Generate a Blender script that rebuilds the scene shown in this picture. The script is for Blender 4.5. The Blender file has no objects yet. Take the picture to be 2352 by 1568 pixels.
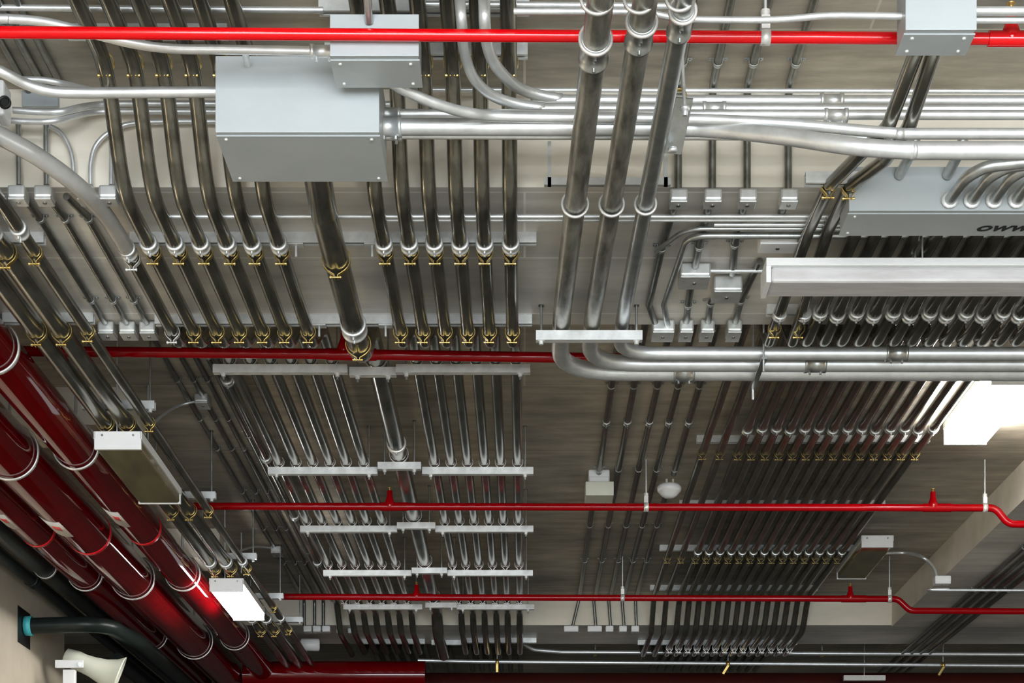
import bpy, math, random
from mathutils import Vector, Matrix
random.seed(7)
C = bpy.context.scene
COL = C.collection
# ------------------------------------------------------------------ camera, world, light, exposure
F, CX, CY, CAMZ = 4200.0, 1205.0, 2250.0, 1.6      # focal length and vanishing point in pixels of a 2352x1568 frame
cd = bpy.data.cameras.new('camera'); cam = bpy.data.objects.new('camera', cd); COL.objects.link(cam)
cam.location = (0, 0, CAMZ); cam.rotation_euler = (math.radians(90), 0, 0)
cd.sensor_fit = 'HORIZONTAL'; cd.sensor_width = 36; cd.lens = F*36/2352
cd.shift_x = (1176-CX)/2352; cd.shift_y = (CY-784)/2352
cd.clip_start = .05; cd.clip_end = 100
C.camera = cam
w = bpy.data.worlds.new('world'); C.world = w; w.use_nodes = True
w.node_tree.nodes['Background'].inputs[0].default_value = (.75, .88, 1, 1)
w.node_tree.nodes['Background'].inputs[1].default_value = .6
def area(name, loc, rot, sx, sy, power, color):
    l = bpy.data.lights.new(name, 'AREA'); l.shape = 'RECTANGLE'; l.size = sx; l.size_y = sy
    l.energy = power; l.color = color
    o = bpy.data.objects.new(name, l); COL.objects.link(o); o.location = loc; o.rotation_euler = rot
    return o
area('daylight_entrance', (0, -6.9, 2.6), (math.radians(90), 0, 0), 11, 4.2, 2300, (.88, .95, 1))
FIXTURE_POWER = 16
C.view_settings.view_transform = 'Standard'; C.view_settings.look = 'None'
C.view_settings.exposure = 0; C.view_settings.gamma = 1; C.view_settings.use_curve_mapping = False

# ------------------------------------------------------------------ coordinates
def P(x, y, h):
    d = CY-y; return Vector(((x-CX)*h/d, F*h/d, CAMZ+h))
def Q(x, y, Y): return Vector(((x-CX)*Y/F, Y, CAMZ+(CY-y)*Y/F))
def W(X, Y, h): return Vector((X, Y, CAMZ+h))
ORD = ['first','second','third','fourth','fifth','sixth','seventh','eighth','ninth','tenth','eleventh','twelfth','thirteenth','fourteenth']

# ------------------------------------------------------------------ materials
def mat(name, a, b=None, metal=0, rough=.5, scale=8, stretch=(1,1,1), bump=0, rough_var=0, emit=0, spec=.5, coat=0, lines=None):
    m = bpy.data.materials.new(name); m.use_nodes = True; nt = m.node_tree; N = nt.nodes; L = nt.links
    bs = N['Principled BSDF']
    bs.inputs['Metallic'].default_value = metal; bs.inputs['Roughness'].default_value = rough
    bs.inputs['Specular IOR Level'].default_value = spec
    bs.inputs['Coat Weight'].default_value = coat; bs.inputs['Coat Roughness'].default_value = .06
    b = b or a
    tc = N.new('ShaderNodeTexCoord'); mp = N.new('ShaderNodeMapping'); mp.inputs['Scale'].default_value = stretch
    L.new(tc.outputs['Object'], mp.inputs['Vector'])
    no = N.new('ShaderNodeTexNoise'); no.inputs['Scale'].default_value = scale; no.inputs['Detail'].default_value = 6
    no.inputs['Roughness'].default_value = .62
    L.new(mp.outputs[0], no.inputs['Vector'])
    cr = N.new('ShaderNodeValToRGB'); cr.color_ramp.elements[0].position = .32; cr.color_ramp.elements[1].position = .68
    cr.color_ramp.elements[0].color = (*a, 1); cr.color_ramp.elements[1].color = (*b, 1)
    L.new(no.outputs['Fac'], cr.inputs['Fac'])
    col = cr.outputs['Color']
    if lines:
        br = N.new('ShaderNodeTexBrick'); br.offset = .5; br.inputs['Scale'].default_value = 1
        br.inputs['Mortar Size'].default_value = .006; br.inputs['Mortar Smooth'].default_value = .5
        br.inputs['Brick Width'].default_value = 2.4; br.inputs['Row Height'].default_value = lines
        br.inputs['Color1'].default_value = (0,0,0,1); br.inputs['Color2'].default_value = (0,0,0,1); br.inputs['Mortar'].default_value = (.6,.6,.6,1)
        L.new(tc.outputs['Object'], br.inputs['Vector'])
        n2 = N.new('ShaderNodeTexNoise'); n2.inputs['Scale'].default_value = 1.1; n2.inputs['Detail'].default_value = 4
        L.new(tc.outputs['Object'], n2.inputs['Vector'])
        c2 = N.new('ShaderNodeValToRGB'); c2.color_ramp.elements[0].color = (.55,.55,.55,1); c2.color_ramp.elements[1].color = (1.25,1.2,1.12,1)
        c2.color_ramp.elements[0].position = .3; c2.color_ramp.elements[1].position = .7
        L.new(n2.outputs['Fac'], c2.inputs['Fac'])
        mu = N.new('ShaderNodeMix'); mu.data_type = 'RGBA'; mu.blend_type = 'MULTIPLY'; mu.inputs[0].default_value = 1
        L.new(col, mu.inputs[6]); L.new(c2.outputs['Color'], mu.inputs[7])
        mx = N.new('ShaderNodeMix'); mx.data_type = 'RGBA'; mx.inputs[7].default_value = (b[0]*1.3, b[1]*1.3, b[2]*1.3, 1)
        L.new(br.outputs['Color'], mx.inputs[0]); L.new(mu.outputs[2], mx.inputs[6]); col = mx.outputs[2]
    L.new(col, bs.inputs['Base Color'])
    if rough_var:
        mr = N.new('ShaderNodeMapRange'); mr.inputs['To Min'].default_value = max(.03, rough-rough_var); mr.inputs['To Max'].default_value = rough+rough_var
        L.new(no.outputs['Fac'], mr.inputs['Value']); L.new(mr.outputs[0], bs.inputs['Roughness'])
    if bump:
        bp = N.new('ShaderNodeBump'); bp.inputs['Strength'].default_value = bump; bp.inputs['Distance'].default_value = .01
        L.new(no.outputs['Fac'], bp.inputs['Height']); L.new(bp.outputs[0], bs.inputs['Normal'])
    if emit:
        bs.inputs['Emission Color'].default_value = (*a, 1); bs.inputs['Emission Strength'].default_value = emit
    return m
M_SLAB   = mat('board_marked_concrete', (.36,.335,.285), (.60,.565,.49), rough=.75, scale=3.2, stretch=(.7,3,3), bump=.3, lines=1.27)
M_FACE   = mat('pale_beam_concrete', (.72,.665,.56), (.84,.785,.68), rough=.8, scale=2.5, stretch=(.6,2,2), bump=.08)
M_SOFF   = mat('grey_beam_soffit_concrete', (.64,.635,.62), (.88,.87,.84), rough=.42, scale=2.2, stretch=(.5,3,3), bump=.15, lines=.62)
M_WALL   = mat('cream_plaster', (.50,.44,.34), (.64,.57,.46), rough=.8, scale=1.5, bump=.05)
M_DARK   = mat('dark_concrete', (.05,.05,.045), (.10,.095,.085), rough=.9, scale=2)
M_FLOOR  = mat('floor_concrete', (.33,.32,.29), (.42,.41,.38), rough=.5, scale=2)
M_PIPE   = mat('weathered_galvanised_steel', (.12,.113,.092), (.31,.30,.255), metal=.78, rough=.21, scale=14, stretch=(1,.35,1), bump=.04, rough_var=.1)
M_BIGP   = mat('mottled_dull_steel', (.13,.13,.11), (.48,.47,.42), metal=.6, rough=.36, scale=9, stretch=(3,.6,3), bump=.05, rough_var=.1)
M_THIN   = mat('dull_galvanised_steel', (.18,.18,.16), (.30,.30,.28), metal=.9, rough=.35, scale=20, rough_var=.08)
M_EMT    = mat('bright_lit_galvanised_steel', (.72,.74,.75), (.88,.90,.91), metal=.75, rough=.4, scale=14, rough_var=.06)  # same steel as the weathered conduits; light on horizontals put into its tone
M_EMTD   = mat('brushed_grey_steel', (.40,.42,.42), (.60,.62,.61), metal=.88, rough=.33, scale=16, rough_var=.06)
M_STRUT  = mat('zinc_plated_channel', (.62,.63,.62), (.82,.83,.83), metal=.35, rough=.4, scale=18)
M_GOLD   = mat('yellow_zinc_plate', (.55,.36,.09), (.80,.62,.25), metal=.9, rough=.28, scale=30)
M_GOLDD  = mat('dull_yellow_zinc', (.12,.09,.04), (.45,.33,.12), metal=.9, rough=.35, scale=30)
M_RING   = mat('white_zinc_ring', (.72,.70,.68), (.85,.83,.80), metal=.5, rough=.32, scale=30)
M_RED    = mat('red_enamel', (.27,.0,.002), (.31,.0,.003), rough=.12, scale=3, spec=.3)
M_REDB   = mat('bright_red_enamel', (.66,.0,.003), (.70,.0,.004), rough=.09, scale=3, spec=.5)
M_MAIN   = mat('dark_red_enamel', (.115,.0,.001), (.14,.0,.002), rough=.06, scale=3, spec=.35)
M_MAINSH   = mat('shade_darkened_red', (.045,.004,.002), (.06,.006,.003), rough=.5)  # shade on the far main put into a near-black red
M_BAND   = mat('red_arrow_tape', (.75,.01,.02), rough=.3)
M_BLACK  = mat('black_steel', (.006,.010,.009), (.015,.02,.018), rough=.35, scale=5, spec=.2)
M_BOX    = mat('pale_grey_enamel', (.40,.435,.452), (.44,.475,.492), rough=.38, scale=4, spec=.5)
M_CAST   = mat('cast_zinc', (.58,.59,.58), (.74,.75,.74), metal=.6, rough=.35, scale=20)
M_WHITE  = mat('white_enamel', (.80,.80,.80), (.86,.86,.86), rough=.35, scale=5)
M_LENS   = mat('dusty_clear_lens', (.50,.44,.24), (.22,.20,.13), metal=.55, rough=.08, scale=2.4, stretch=(3,1,1), spec=.9)
M_LENSW  = mat('milky_acrylic_lens', (.55,.53,.53), (.70,.69,.70), rough=.22, scale=4, stretch=(1,6,6), spec=.7)
M_LAMP   = mat('lit_lens', (1,.98,.95), emit=42)
M_LAMPB  = mat('brightly_lit_lens', (1,.97,.92), emit=80)
M_TAG    = mat('printed_label', (.72,.70,.66), (.60,.56,.54), rough=.5, scale=60)
M_TEAL   = mat('teal_sleeve', (.05,.42,.46), (.08,.50,.55), rough=.5)
M_GREYC  = mat('grey_coated_conduit', (.33,.32,.30), (.40,.39,.37), rough=.35, scale=8)
M_HORN   = mat('putty_plastic', (.56,.57,.47), (.64,.65,.55), rough=.45, scale=3)
M_INK    = mat('black_ink', (.01,.01,.01), rough=.5)
M_BULB   = mat('bronze', (.5,.32,.1), metal=.8, rough=.3)

# ------------------------------------------------------------------ mesh building
ORG = {}
class MB:
    def __init__(s): s.v = []; s.f = []; s.s = []
    def add(s, vs, fs, smooth=False):
        n = len(s.v); s.v += [Vector(q) for q in vs]
        for f in fs: s.f.append([n+i for i in f]); s.s.append(smooth)
        return s
    def box(s, lo, hi, rot=None, about=None):
        (x0,y0,z0),(x1,y1,z1) = lo, hi
        vs = [Vector(q) for q in ((x0,y0,z0),(x1,y0,z0),(x1,y1,z0),(x0,y1,z0),(x0,y0,z1),(x1,y0,z1),(x1,y1,z1),(x0,y1,z1))]
        if rot:
            a = about or Vector(((x0+x1)/2,(y0+y1)/2,(z0+z1)/2)); vs = [a+rot@(q-a) for q in vs]
        return s.add(vs, [(0,3,2,1),(4,5,6,7),(0,1,5,4),(1,2,6,5),(2,3,7,6),(3,0,4,7)])
    def sweep(s, pts, prof, closed=True, cap=True, smooth=True, up=None):
        """profile: list of (u,v) swept along pts"""
        n = len(prof); rings = []
        t0 = (pts[1]-pts[0]).normalized()
        u = up.copy() if up else (Vector((0,0,1)) if abs(t0.z) < .9 else Vector((1,0,0)))
        for i, p in enumerate(pts):
            t = (pts[min(i+1, len(pts)-1)]-pts[max(i-1, 0)]).normalized()
            u = (u-t*u.dot(t)).normalized(); v = t.cross(u)
            k = 1.0
            rings.append([p+v*a*k+u*b*k for a, b in prof])
        base = len(s.v)
        for r in rings: s.v += r
        m = n if closed else n-1
        for i in range(len(rings)-1):
            for j in range(m):
                a = base+i*n+j; b = base+i*n+(j+1) % n
                s.f.append([a, b, b+n, a+n]); s.s.append(smooth)
        if cap and closed:
            for rg, rev in ((rings[0], True), (rings[-1], False)):
                e = len(s.v); s.v += [q.copy() for q in rg]; ix = [e+j for j in range(n)]
                s.f.append(ix[::-1] if rev else ix); s.s.append(False)
        return s
    def tube(s, pts, r, seg=14, cap=True):
        return s.sweep(pts, [(r*math.cos(2*math.pi*j/seg), r*math.sin(2*math.pi*j/seg)) for j in range(seg)], cap=cap)
    def cyl(s, a, b, r, seg=12): return s.tube([Vector(a), Vector(b)], r, seg)
    def lathe(s, a, axis, prof, seg=24):
        """prof: (distance along axis, radius)"""
        axis = Vector(axis).normalized(); a = Vector(a)
        u = axis.orthogonal().normalized(); v = axis.cross(u); base = len(s.v); n = seg
        for d, r in prof:
            for j in range(n):
                q = 2*math.pi*j/n; s.v.append(a+axis*d+(u*math.cos(q)+v*math.sin(q))*r)
        for i in range(len(prof)-1):
            for j in range(n):
                x = base+i*n+j; y = base+i*n+(j+1) % n
                s.f.append([x, y, y+n, x+n]); s.s.append(True)
        for b0, rev in ((base, True), (base+(len(prof)-1)*n, False)):
            e = len(s.v); s.v += [s.v[b0+j].copy() for j in range(n)]; ix = [e+j for j in range(n)]
            s.f.append(ix[::-1] if rev else ix); s.s.append(False)
        return s
    def ring(s, c, axis, r, width, th=.003, seg=28, a0=0, a1=2*math.pi):
        """flat band of radius r round an axis"""
        axis = Vector(axis).normalized(); c = Vector(c)
        u = Vector((0,0,1)) if abs(axis.z) < .9 else Vector((1,0,0)); u = (u-axis*u.dot(axis)).normalized(); v = axis.cross(u)
        full = abs(a1-a0-2*math.pi) < 1e-4; n = seg if full else seg+1; base = len(s.v)
        for i in range(n):
            q = a0+(a1-a0)*i/seg; d = u*math.cos(q)+v*math.sin(q)
            for rr, ww in ((r,-.5),(r+th,-.5),(r+th,.5),(r,.5)): s.v.append(c+d*rr+axis*width*ww)
        for i in range(seg):
            for j in range(4):
                a = base+i*4+j; b = base+i*4+(j+1) % 4; k = base+((i+1) % n)*4+(j+1) % 4; l = base+((i+1) % n)*4+j
                s.f.append([a, b, k, l]); s.s.append(True)
        if not full:
            s.f.append([base+j for j in range(4)]); s.s.append(False)
            s.f.append([base+(n-1)*4+j for j in range(4)][::-1]); s.s.append(False)
        return s
    def mesh(s, name, org):
        me = bpy.data.meshes.new(name); me.from_pydata([tuple(q-org) for q in s.v], [], s.f)
        me.polygons.foreach_set('use_smooth', s.s); me.update()
        return me
    def build(s, name, m, parent=None, origin=None, bevel=0):
        if parent is not None: org = ORG[parent.name]
        elif origin is not None: org = Vector(origin)
        else: org = s.v[0].copy()
        me = s.mesh(name, org); me.materials.append(m)
        o = bpy.data.objects.new(name, me); COL.objects.link(o)
        if parent is not None: o.parent = parent
        else: o.location = org
        ORG[o.name] = org
        if bevel:
            b = o.modifiers.new('bevel', 'BEVEL'); b.width = bevel; b.segments = 2; b.limit_method = 'ANGLE'
        return o
def tag(o, label, cat, group=None, kind=None):
    o['label'] = label; o['category'] = cat
    if group: o['group'] = group
    if kind: o['kind'] = kind
    return o
def thing(name, label, cat, loc, group=None):
    o = bpy.data.objects.new(name, None); COL.objects.link(o); o.location = loc; o.empty_display_size = .05
    ORG[o.name] = Vector(loc); return tag(o, label, cat, group)
def struct(name, mb, m):
    o = mb.build(name, m, origin=(0,0,0)); o['kind'] = 'structure'; return o
SH = {}
def shared(key, maker, name, m, pos, parent, axis=(0,1,0)):
    """a copy of a small part, made once per key, turned from the Y axis to `axis`"""
    if key not in SH:
        me = maker().mesh(name, Vector()); me.materials.append(m); SH[key] = me
    o = bpy.data.objects.new(name, SH[key]); COL.objects.link(o); o.parent = parent
    o.location = Vector(pos)-ORG[parent.name]
    a = Vector(axis).normalized(); 
    o.rotation_euler = (0, 0, math.atan2(-a.x, a.y)) if abs(a.z) < .5 else (math.radians(90), 0, 0)
    ORG[o.name] = Vector(pos); return o
def fillet(pts, R, n=7):
    pts = [Vector(p) for p in pts]; out = [pts[0]]
    for i in range(1, len(pts)-1):
        a, p, b = pts[i-1], pts[i], pts[i+1]; da = (a-p); db = (b-p); la, lb = da.length, db.length
        da.normalize(); db.normalize(); ang = math.pi-da.angle(db)
        if ang < .02: out.append(p); continue
        t = min(R*math.tan(ang/2), .48*la, .48*lb); p0 = p+da*t; p1 = p+db*t
        for k in range(n+1):
            q = k/n; out.append(p0*(1-q)**2+p*2*q*(1-q)+p1*q*q)
    out.append(pts[-1]); return out
def smoothpath(pts, n=8):
    pts = [Vector(p) for p in pts]; e = [pts[0]*2-pts[1]]+pts+[pts[-1]*2-pts[-2]]; out = []
    for i in range(1, len(e)-2):
        p0, p1, p2, p3 = e[i-1:i+3]
        for k in range(n):
            t = k/n; out.append(.5*((2*p1)+(p2-p0)*t+(2*p0-5*p1+4*p2-p3)*t*t+(3*p1-p0-3*p2+p3)*t**3))
    out.append(pts[-1]); return out
def conduit(label, pts, r, m=M_PIPE, group=None, R=.25, name='steel_conduit', cat='conduit', smooth=False, seg=14):
    path = smoothpath(pts) if smooth else fillet(pts, R)
    o = MB().tube(path, r, seg).build(name, m)
    return tag(o, label, cat, group)
# small parts
def mk_clamp(r):        # two-piece channel clamp: a band closing to two ears and a bolt below the pipe
    def f():
        b = MB(); rr = r*1.08+.002; wd = .022; th = .003; gap = .007
        for s in (-1, 1):
            pr = []
            for k in range(9):
                q = math.radians(88-k*17.5); pr.append(Vector((s*rr*math.cos(q), 0, rr*math.sin(q))))
            pr.append(Vector((s*gap, 0, -rr-.006))); pr.append(Vector((s*gap, 0, -rr-.020)))
            b.sweep(pr, [(-wd/2,-th/2),(wd/2,-th/2),(wd/2,th/2),(-wd/2,th/2)], smooth=False, up=Vector((s,0,0)))
        b.cyl((-.020,0,-rr-.013), (.020,0,-rr-.013), .0035, 8)
        b.cyl((-.025,0,-rr-.013), (-.018,0,-rr-.013), .007, 6); b.cyl((.014,0,-rr-.013), (.020,0,-rr-.013), .0065, 6)
        return b
    return f
def mk_coupling(r, ln=.07):
    def f():
        b = MB(); rr = r+.004
        b.lathe((0,-ln/2,0), (0,1,0), [(0,r+.0005),(0,rr+.003),(.012,rr+.003),(.013,rr),(ln-.013,rr),(ln-.012,rr+.003),(ln,rr+.003),(ln,r+.0005)])
        b.cyl((0,-ln*.25,-rr), (0,-ln*.25,-rr-.012), .005, 8); b.cyl((0,ln*.25,-rr), (0,ln*.25,-rr-.012), .005, 8)
        return b
    return f
def mk_strap(r):        # two-hole strap flat against the concrete above a thin conduit
    def f():
        b = MB(); b.ring((0,0,0), (0,1,0), r+.0008, .02, .0022, 14, math.pi*.5, math.pi*1.5)
        for s in (-1, 1):
            b.box((s*(r+.010)-.010, -.008, r-.003), (s*(r+.010)+.010, .008, r-.001)); b.cyl((s*(r+.012),0,r-.008), (s*(r+.012),0,r-.002), .004, 6)
            b.box((s*(r+.002)-.0012, -.01, 0), (s*(r+.002)+.0012, .01, r-.002))
        return b
    return f
def clamp(o, pos, r, m=M_GOLD, axis=(0,1,0), label=None):
    c = shared(('cl', round(r,4), m.name), mk_clamp(r), 'strut_clamp', m, pos, o, axis)
    return c
def coupling(o, pos, r, m=M_EMT, axis=(0,1,0), ln=.07): return shared(('cp', round(r,4), m.name, ln), mk_coupling(r, ln), 'coupling', m, pos, o, axis)
def strap(o, pos, r, axis=(0,1,0)): return shared(('st', round(r,4)), mk_strap(r), 'pipe_strap', M_EMTD, pos, o, axis)
def path_at(pts, Y):
    for a, b in zip(pts, pts[1:]):
        if a.y <= Y <= b.y and b.y > a.y: return a.lerp(b, (Y-a.y)/(b.y-a.y))
    return pts[-1].copy()

# ------------------------------------------------------------------ setting
H = 3.30; SOF = 2.937; BY0, BY1 = 6.777, 8.196; FY0, FY1, FH = 15.79, 16.67, 3.064
def sb(x0,x1,y0,y1,h0,h1): return MB().box((x0,y0,CAMZ+h0), (x1,y1,CAMZ+h1))
struct('floor', MB().box((-8,-8,-.2), (9,8.6,0)), M_FLOOR)
M_FLOORDARK = mat('dark_unseen_floor', (.07,.07,.06), (.11,.105,.09), rough=.8, scale=5)  # unseen floor made dark to dim reflections in the pipes above
struct('floor_far_dark', MB().box((-8,8.6,-.2), (9,23,0)), M_FLOORDARK)
struct('ceiling', sb(-8,9,-7,23,H,H+.3), M_SLAB)
def beam(name, x0, x1, y0, y1, h0):
    b = MB(); z0, z1 = CAMZ+h0, CAMZ+H; e = .0
    b.add([(x0,y0,z0),(x1,y0,z0),(x1,y1,z0),(x0,y1,z0),(x0,y0,z1),(x1,y0,z1),(x1,y1,z1),(x0,y1,z1)], [(0,3,2,1),(0,1,5,4),(1,2,6,5),(2,3,7,6),(3,0,4,7)])
    o = struct(name, b, M_SOFF); o.data.materials.append(M_FACE)
    for i in (1,2,3,4): o.data.polygons[i].material_index = 1
    return o
beam('trim_1', -8, 9, BY0, BY1, SOF)
beam('trim_2', -8, 9, FY0, FY1, FH)
beam('trim_3', 3.17, 5.4, BY1+.4, FY0, 3.05)
struct('trim_4', sb(-3.6,-2.2,10.18,10.62,3.09,H), M_FACE)
struct('trim_5', sb(-3.6,-2.23,13.37,13.82,3.09,H), M_FACE)
struct('wall_left', MB().box((-3.9,-7,0), (-3.6,14.3,CAMZ+H)).box((-8,14.0,0), (-3.9,14.3,CAMZ+H)), M_WALL)
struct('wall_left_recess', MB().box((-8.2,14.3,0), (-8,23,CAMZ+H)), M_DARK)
struct('wall_right', MB().box((9,-7,0), (9.3,23,CAMZ+H)), M_WALL)
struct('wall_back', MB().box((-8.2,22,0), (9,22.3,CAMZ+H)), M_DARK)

# ------------------------------------------------------------------ junction boxes
def jbox(name, label, x0, x1, yb, Yf, Yb, ht, m=M_BOX, group=None, screws=True):
    """x0,x1 metres; yb lower pixel row of the near face at depth Yf"""
    z0 = CAMZ+(CY-yb)*Yf/F; t = thing(name, label, 'junction box', ((x0+x1)/2, (Yf+Yb)/2, z0), group)
    MB().box((x0,Yf+.004,z0+.003), (x1,Yb,z0+ht)).build('body', m, t, bevel=.003)
    MB().box((x0-.004,Yf+.02,z0-.002), (x1+.004,Yb+.004,z0+.003)).build('bottom_cover', m, t, bevel=.001)
    MB().box((x0-.003,Yf-.002,z0+.001), (x1+.003,Yf+.004,z0+ht+.002)).build('front_panel', m, t, bevel=.002)
    if screws:
        b = MB()
        for sx in (x0+.025, x1-.025):
            for sy in (Yf+.04, Yb-.025): MB().lathe((sx,sy,z0-.002), (0,0,-1), [(0,.006),(.003,.006),(.005,.003)], 10).build('screw', M_STRUT, t)
    return t
X = lambda px, Y: (px-CX)*Y/F
jbox('junction_box', 'large pale grey steel junction box hanging below the near ceiling, left of centre', X(497,5.9), X(869,5.9), 305, 5.9, 6.253, .245)
jbox('junction_box', 'small pale grey junction box above and overlapping the large one, behind the top red pipe', X(760,5.64), X(960,5.64), 130, 5.64, 5.83, .128)
jbox('junction_box', 'grey junction box at the top right corner, in front of the red pipe', X(2082,5.4), X(2241,5.4), 70, 5.4, 5.54, .24)
wb = jbox('wireway_box', 'long pale grey wireway box on the near beam at right with black lettering underneath', X(1952,6.6), 2.45, 485, 6.6, 6.81, .158)
# lettering on the underside
tx = bpy.data.curves.new('lettering', 'FONT'); tx.body = 'OWWMO'; tx.size = .062; tx.extrude = .0004; tx.offset = .0035; tx.shear = .3; tx.space_character = 1.15
to = bpy.data.objects.new('lettering', tx); COL.objects.link(to)
bpy.context.view_layer.update()
tm = bpy.data.meshes.new_from_object(to); bpy.data.objects.remove(to)
tm.materials.append(M_INK)
to = bpy.data.objects.new('lettering', tm); COL.objects.link(to); to.parent = wb
to.location = Vector((1.665, 6.765, CAMZ+1765*6.6/4200-.0035))-ORG[wb.name]; to.rotation_euler = (math.pi, 0, 0); to['label'] = 'black slanted lettering on the underside'

# ------------------------------------------------------------------ wide conduit bundles over the trapeze bars
L6 = [-1.464,-1.362,-1.262,-1.160,-1.062,-.958]; R6 = [-.549,-.450,-.352,-.252,-.156,-.054]
TY = [9.08, 10.895, 12.30, 13.63, 14.87]
def big(side, i, X0):
    d = .012 if side == 'right' else 0
    pts = [W(X0,1.0,3.2), W(X0,6.40,3.2), W(X0,6.68,2.868), W(X0,8.25,2.868), W(X0+d,8.63,3.08), W(X0+d,12,3.085), W(X0+d,15.45,3.11), W(X0+d,15.72,2.995), W(X0+d,16.75,2.995), W(X0+d,17.1,3.2), W(X0+d,19,3.22)]
    n = ORD[i] if i < 5 else 'last'
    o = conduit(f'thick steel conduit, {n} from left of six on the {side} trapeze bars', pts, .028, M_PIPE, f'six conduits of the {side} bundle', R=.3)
    clamp(o, W(X0,6.45,3.155)if False else W(X0,6.38,3.2), .028, M_GOLD)
    coupling(o, W(X0,7.13,2.868), .028, M_EMT, ln=.055); clamp(o, W(X0,7.21,2.868), .028); clamp(o, W(X0,8.10,2.868), .028)
    for T in TY: clamp(o, path_at(pts, T), .028, M_RING)
    return o
for i, x in enumerate(L6): big('left', i, x)
for i, x in enumerate(R6): big('right', i, x)
# outermost left conduit: grey coated swooping part, then along the soffit and rising to the ceiling
o = conduit('thick grey coated conduit swooping down from the left edge to the near beam', smoothpath([Q(-300,182,6.36), Q(-60,284,6.38), Q(0,312,6.4), Q(90,362,6.45), Q(180,428,6.6), Q(240,492,6.85), P(291,572,2.868)], 5), .032, M_GREYC, R=.1, name='coated_conduit')
pts = [P(291,570,2.868), W(-1.56,8.25,2.868), W(-1.585,8.75,3.2), W(-1.585,15.4,3.2), W(-1.585,15.72,2.99), W(-1.585,16.8,2.99)]
o = conduit('weathered conduit strapped below the beam left of the six, continuing outside the trapeze bars', pts, .028)
coupling(o, pts[0]+Vector((0,.02,0)), .028, ln=.06); clamp(o, pts[0]+Vector((0,.1,0)), .028, M_RING); clamp(o, W(-1.56,8.1,2.868), .028, M_RING)
for Y in (9.75, 11.2, 12.6, 14.0): coupling(o, W(-1.585,Y,3.2), .028, ln=.05)
for k, (xx, r) in enumerate(((-1.662,.020),)):
    o = conduit(['dark slim conduit running along the ceiling just left of the trapeze rows', 'dark slim conduit beside it, second one left of the trapeze rows'][k], [W(xx,8.5,H-r), W(xx,15.77,H-r)], r, M_PIPE)
    for Y in (9.6,11.0,12.5,14.0): strap(o, W(xx,Y,H-r), r)
# large central pipe
XC = -.742
pts = [W(-.715,6.25,2.79), W(XC,6.75,2.835), W(XC,8.30,2.835), W(XC,8.68,3.10), W(XC,15.4,3.11), W(XC,15.7,2.97), W(XC,16.8,2.97), W(XC,17.1,3.15), W(XC,19,3.2)]
o = conduit('widest weathered steel conduit, alone between the two bundles below the large grey box', pts, .05, M_PIPE, name='large_conduit', R=.35, seg=20)
clamp(o, W(XC,7.2,2.835), .05); clamp(o, W(XC,8.16,2.835), .05); coupling(o, W(XC,7.94,2.835), .05, M_EMT, ln=.09)
for T, Yc in zip([9.12,10.79,12.21,13.55,14.8], (0,10.58,0,0,0)):
    clamp(o, path_at(pts, T), .05, M_RING)
    if Yc: coupling(o, path_at(pts, Yc), .05, M_RING, ln=.03)

# channels, trapeze hangers
def channel(b, x0, x1, Y, z, s=.041, t=.004):
    b.box((x0,Y-s/2,z-s/2), (x1,Y-s/2+t,z+s/2)); b.box((x0,Y+s/2-t,z-s/2), (x1,Y+s/2,z+s/2)); b.box((x0,Y-s/2+t,z-s/2), (x1,Y+s/2-t,z-s/2+t))
    b.box((x0,Y-s/2+t,z+s/2-t), (x1,Y-s/2+t+.006,z+s/2)); b.box((x0,Y+s/2-t-.006,z+s/2-t), (x1,Y+s/2-t,z+s/2))
    return b
def trapeze(label, x0, x1, Y, h, rods, top=H, group=None, below=.05):
    t = thing('trapeze_hanger', label, 'pipe hanger', ((x0+x1)/2, Y, CAMZ+h), group)
    channel(MB(), x0, x1, Y, CAMZ+h).build('channel', M_STRUT, t)
    for xr in rods:
        r = MB().cyl((xr,Y,CAMZ+h-below), (xr,Y,CAMZ+top), .0055, 8).build('threaded_rod', M_EMTD, t)
        n = MB(); n.cyl((xr,Y,CAMZ+h-.035), (xr,Y,CAMZ+h-.0205), .011, 6); n.cyl((xr,Y,CAMZ+h-.0225), (xr,Y,CAMZ+h-.0205), .016, 12)
        MB().cyl((xr,Y,CAMZ+top-.006), (xr,Y,CAMZ+top), .012, 8).build('ceiling_anchor', M_THIN, r)
        n.build('nut', M_STRUT, r)
    return t
bars = {'left':[(490,798),(616,867),(690,912),(743,945),(789,970)], 'right':[(910,1218),(970,1225),(1000,1225),(1028,1224),(1049,1227)], 'centre':[(803,910),(868,967),(912,1000),(946,1027),(977,1049)]}
rows = ['nearest', 'second nearest', 'middle', 'fourth', 'farthest']
for sd, lst in bars.items():
    for k, (a, b) in enumerate(lst):
        Y = TY[k] if sd != 'centre' else [9.12,10.79,12.21,13.55,14.8][k]
        x0, x1 = X(a,Y), X(b,Y); e = .05 if sd != 'centre' else .04
        trapeze(f'{"short" if sd=="centre" else "long"} silver trapeze bar on rods, {rows[k]} of the five in the {sd} row', x0, x1, Y, 3.03, [x0+e, x1-e], group=f'{sd} row of trapeze bars')
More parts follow.
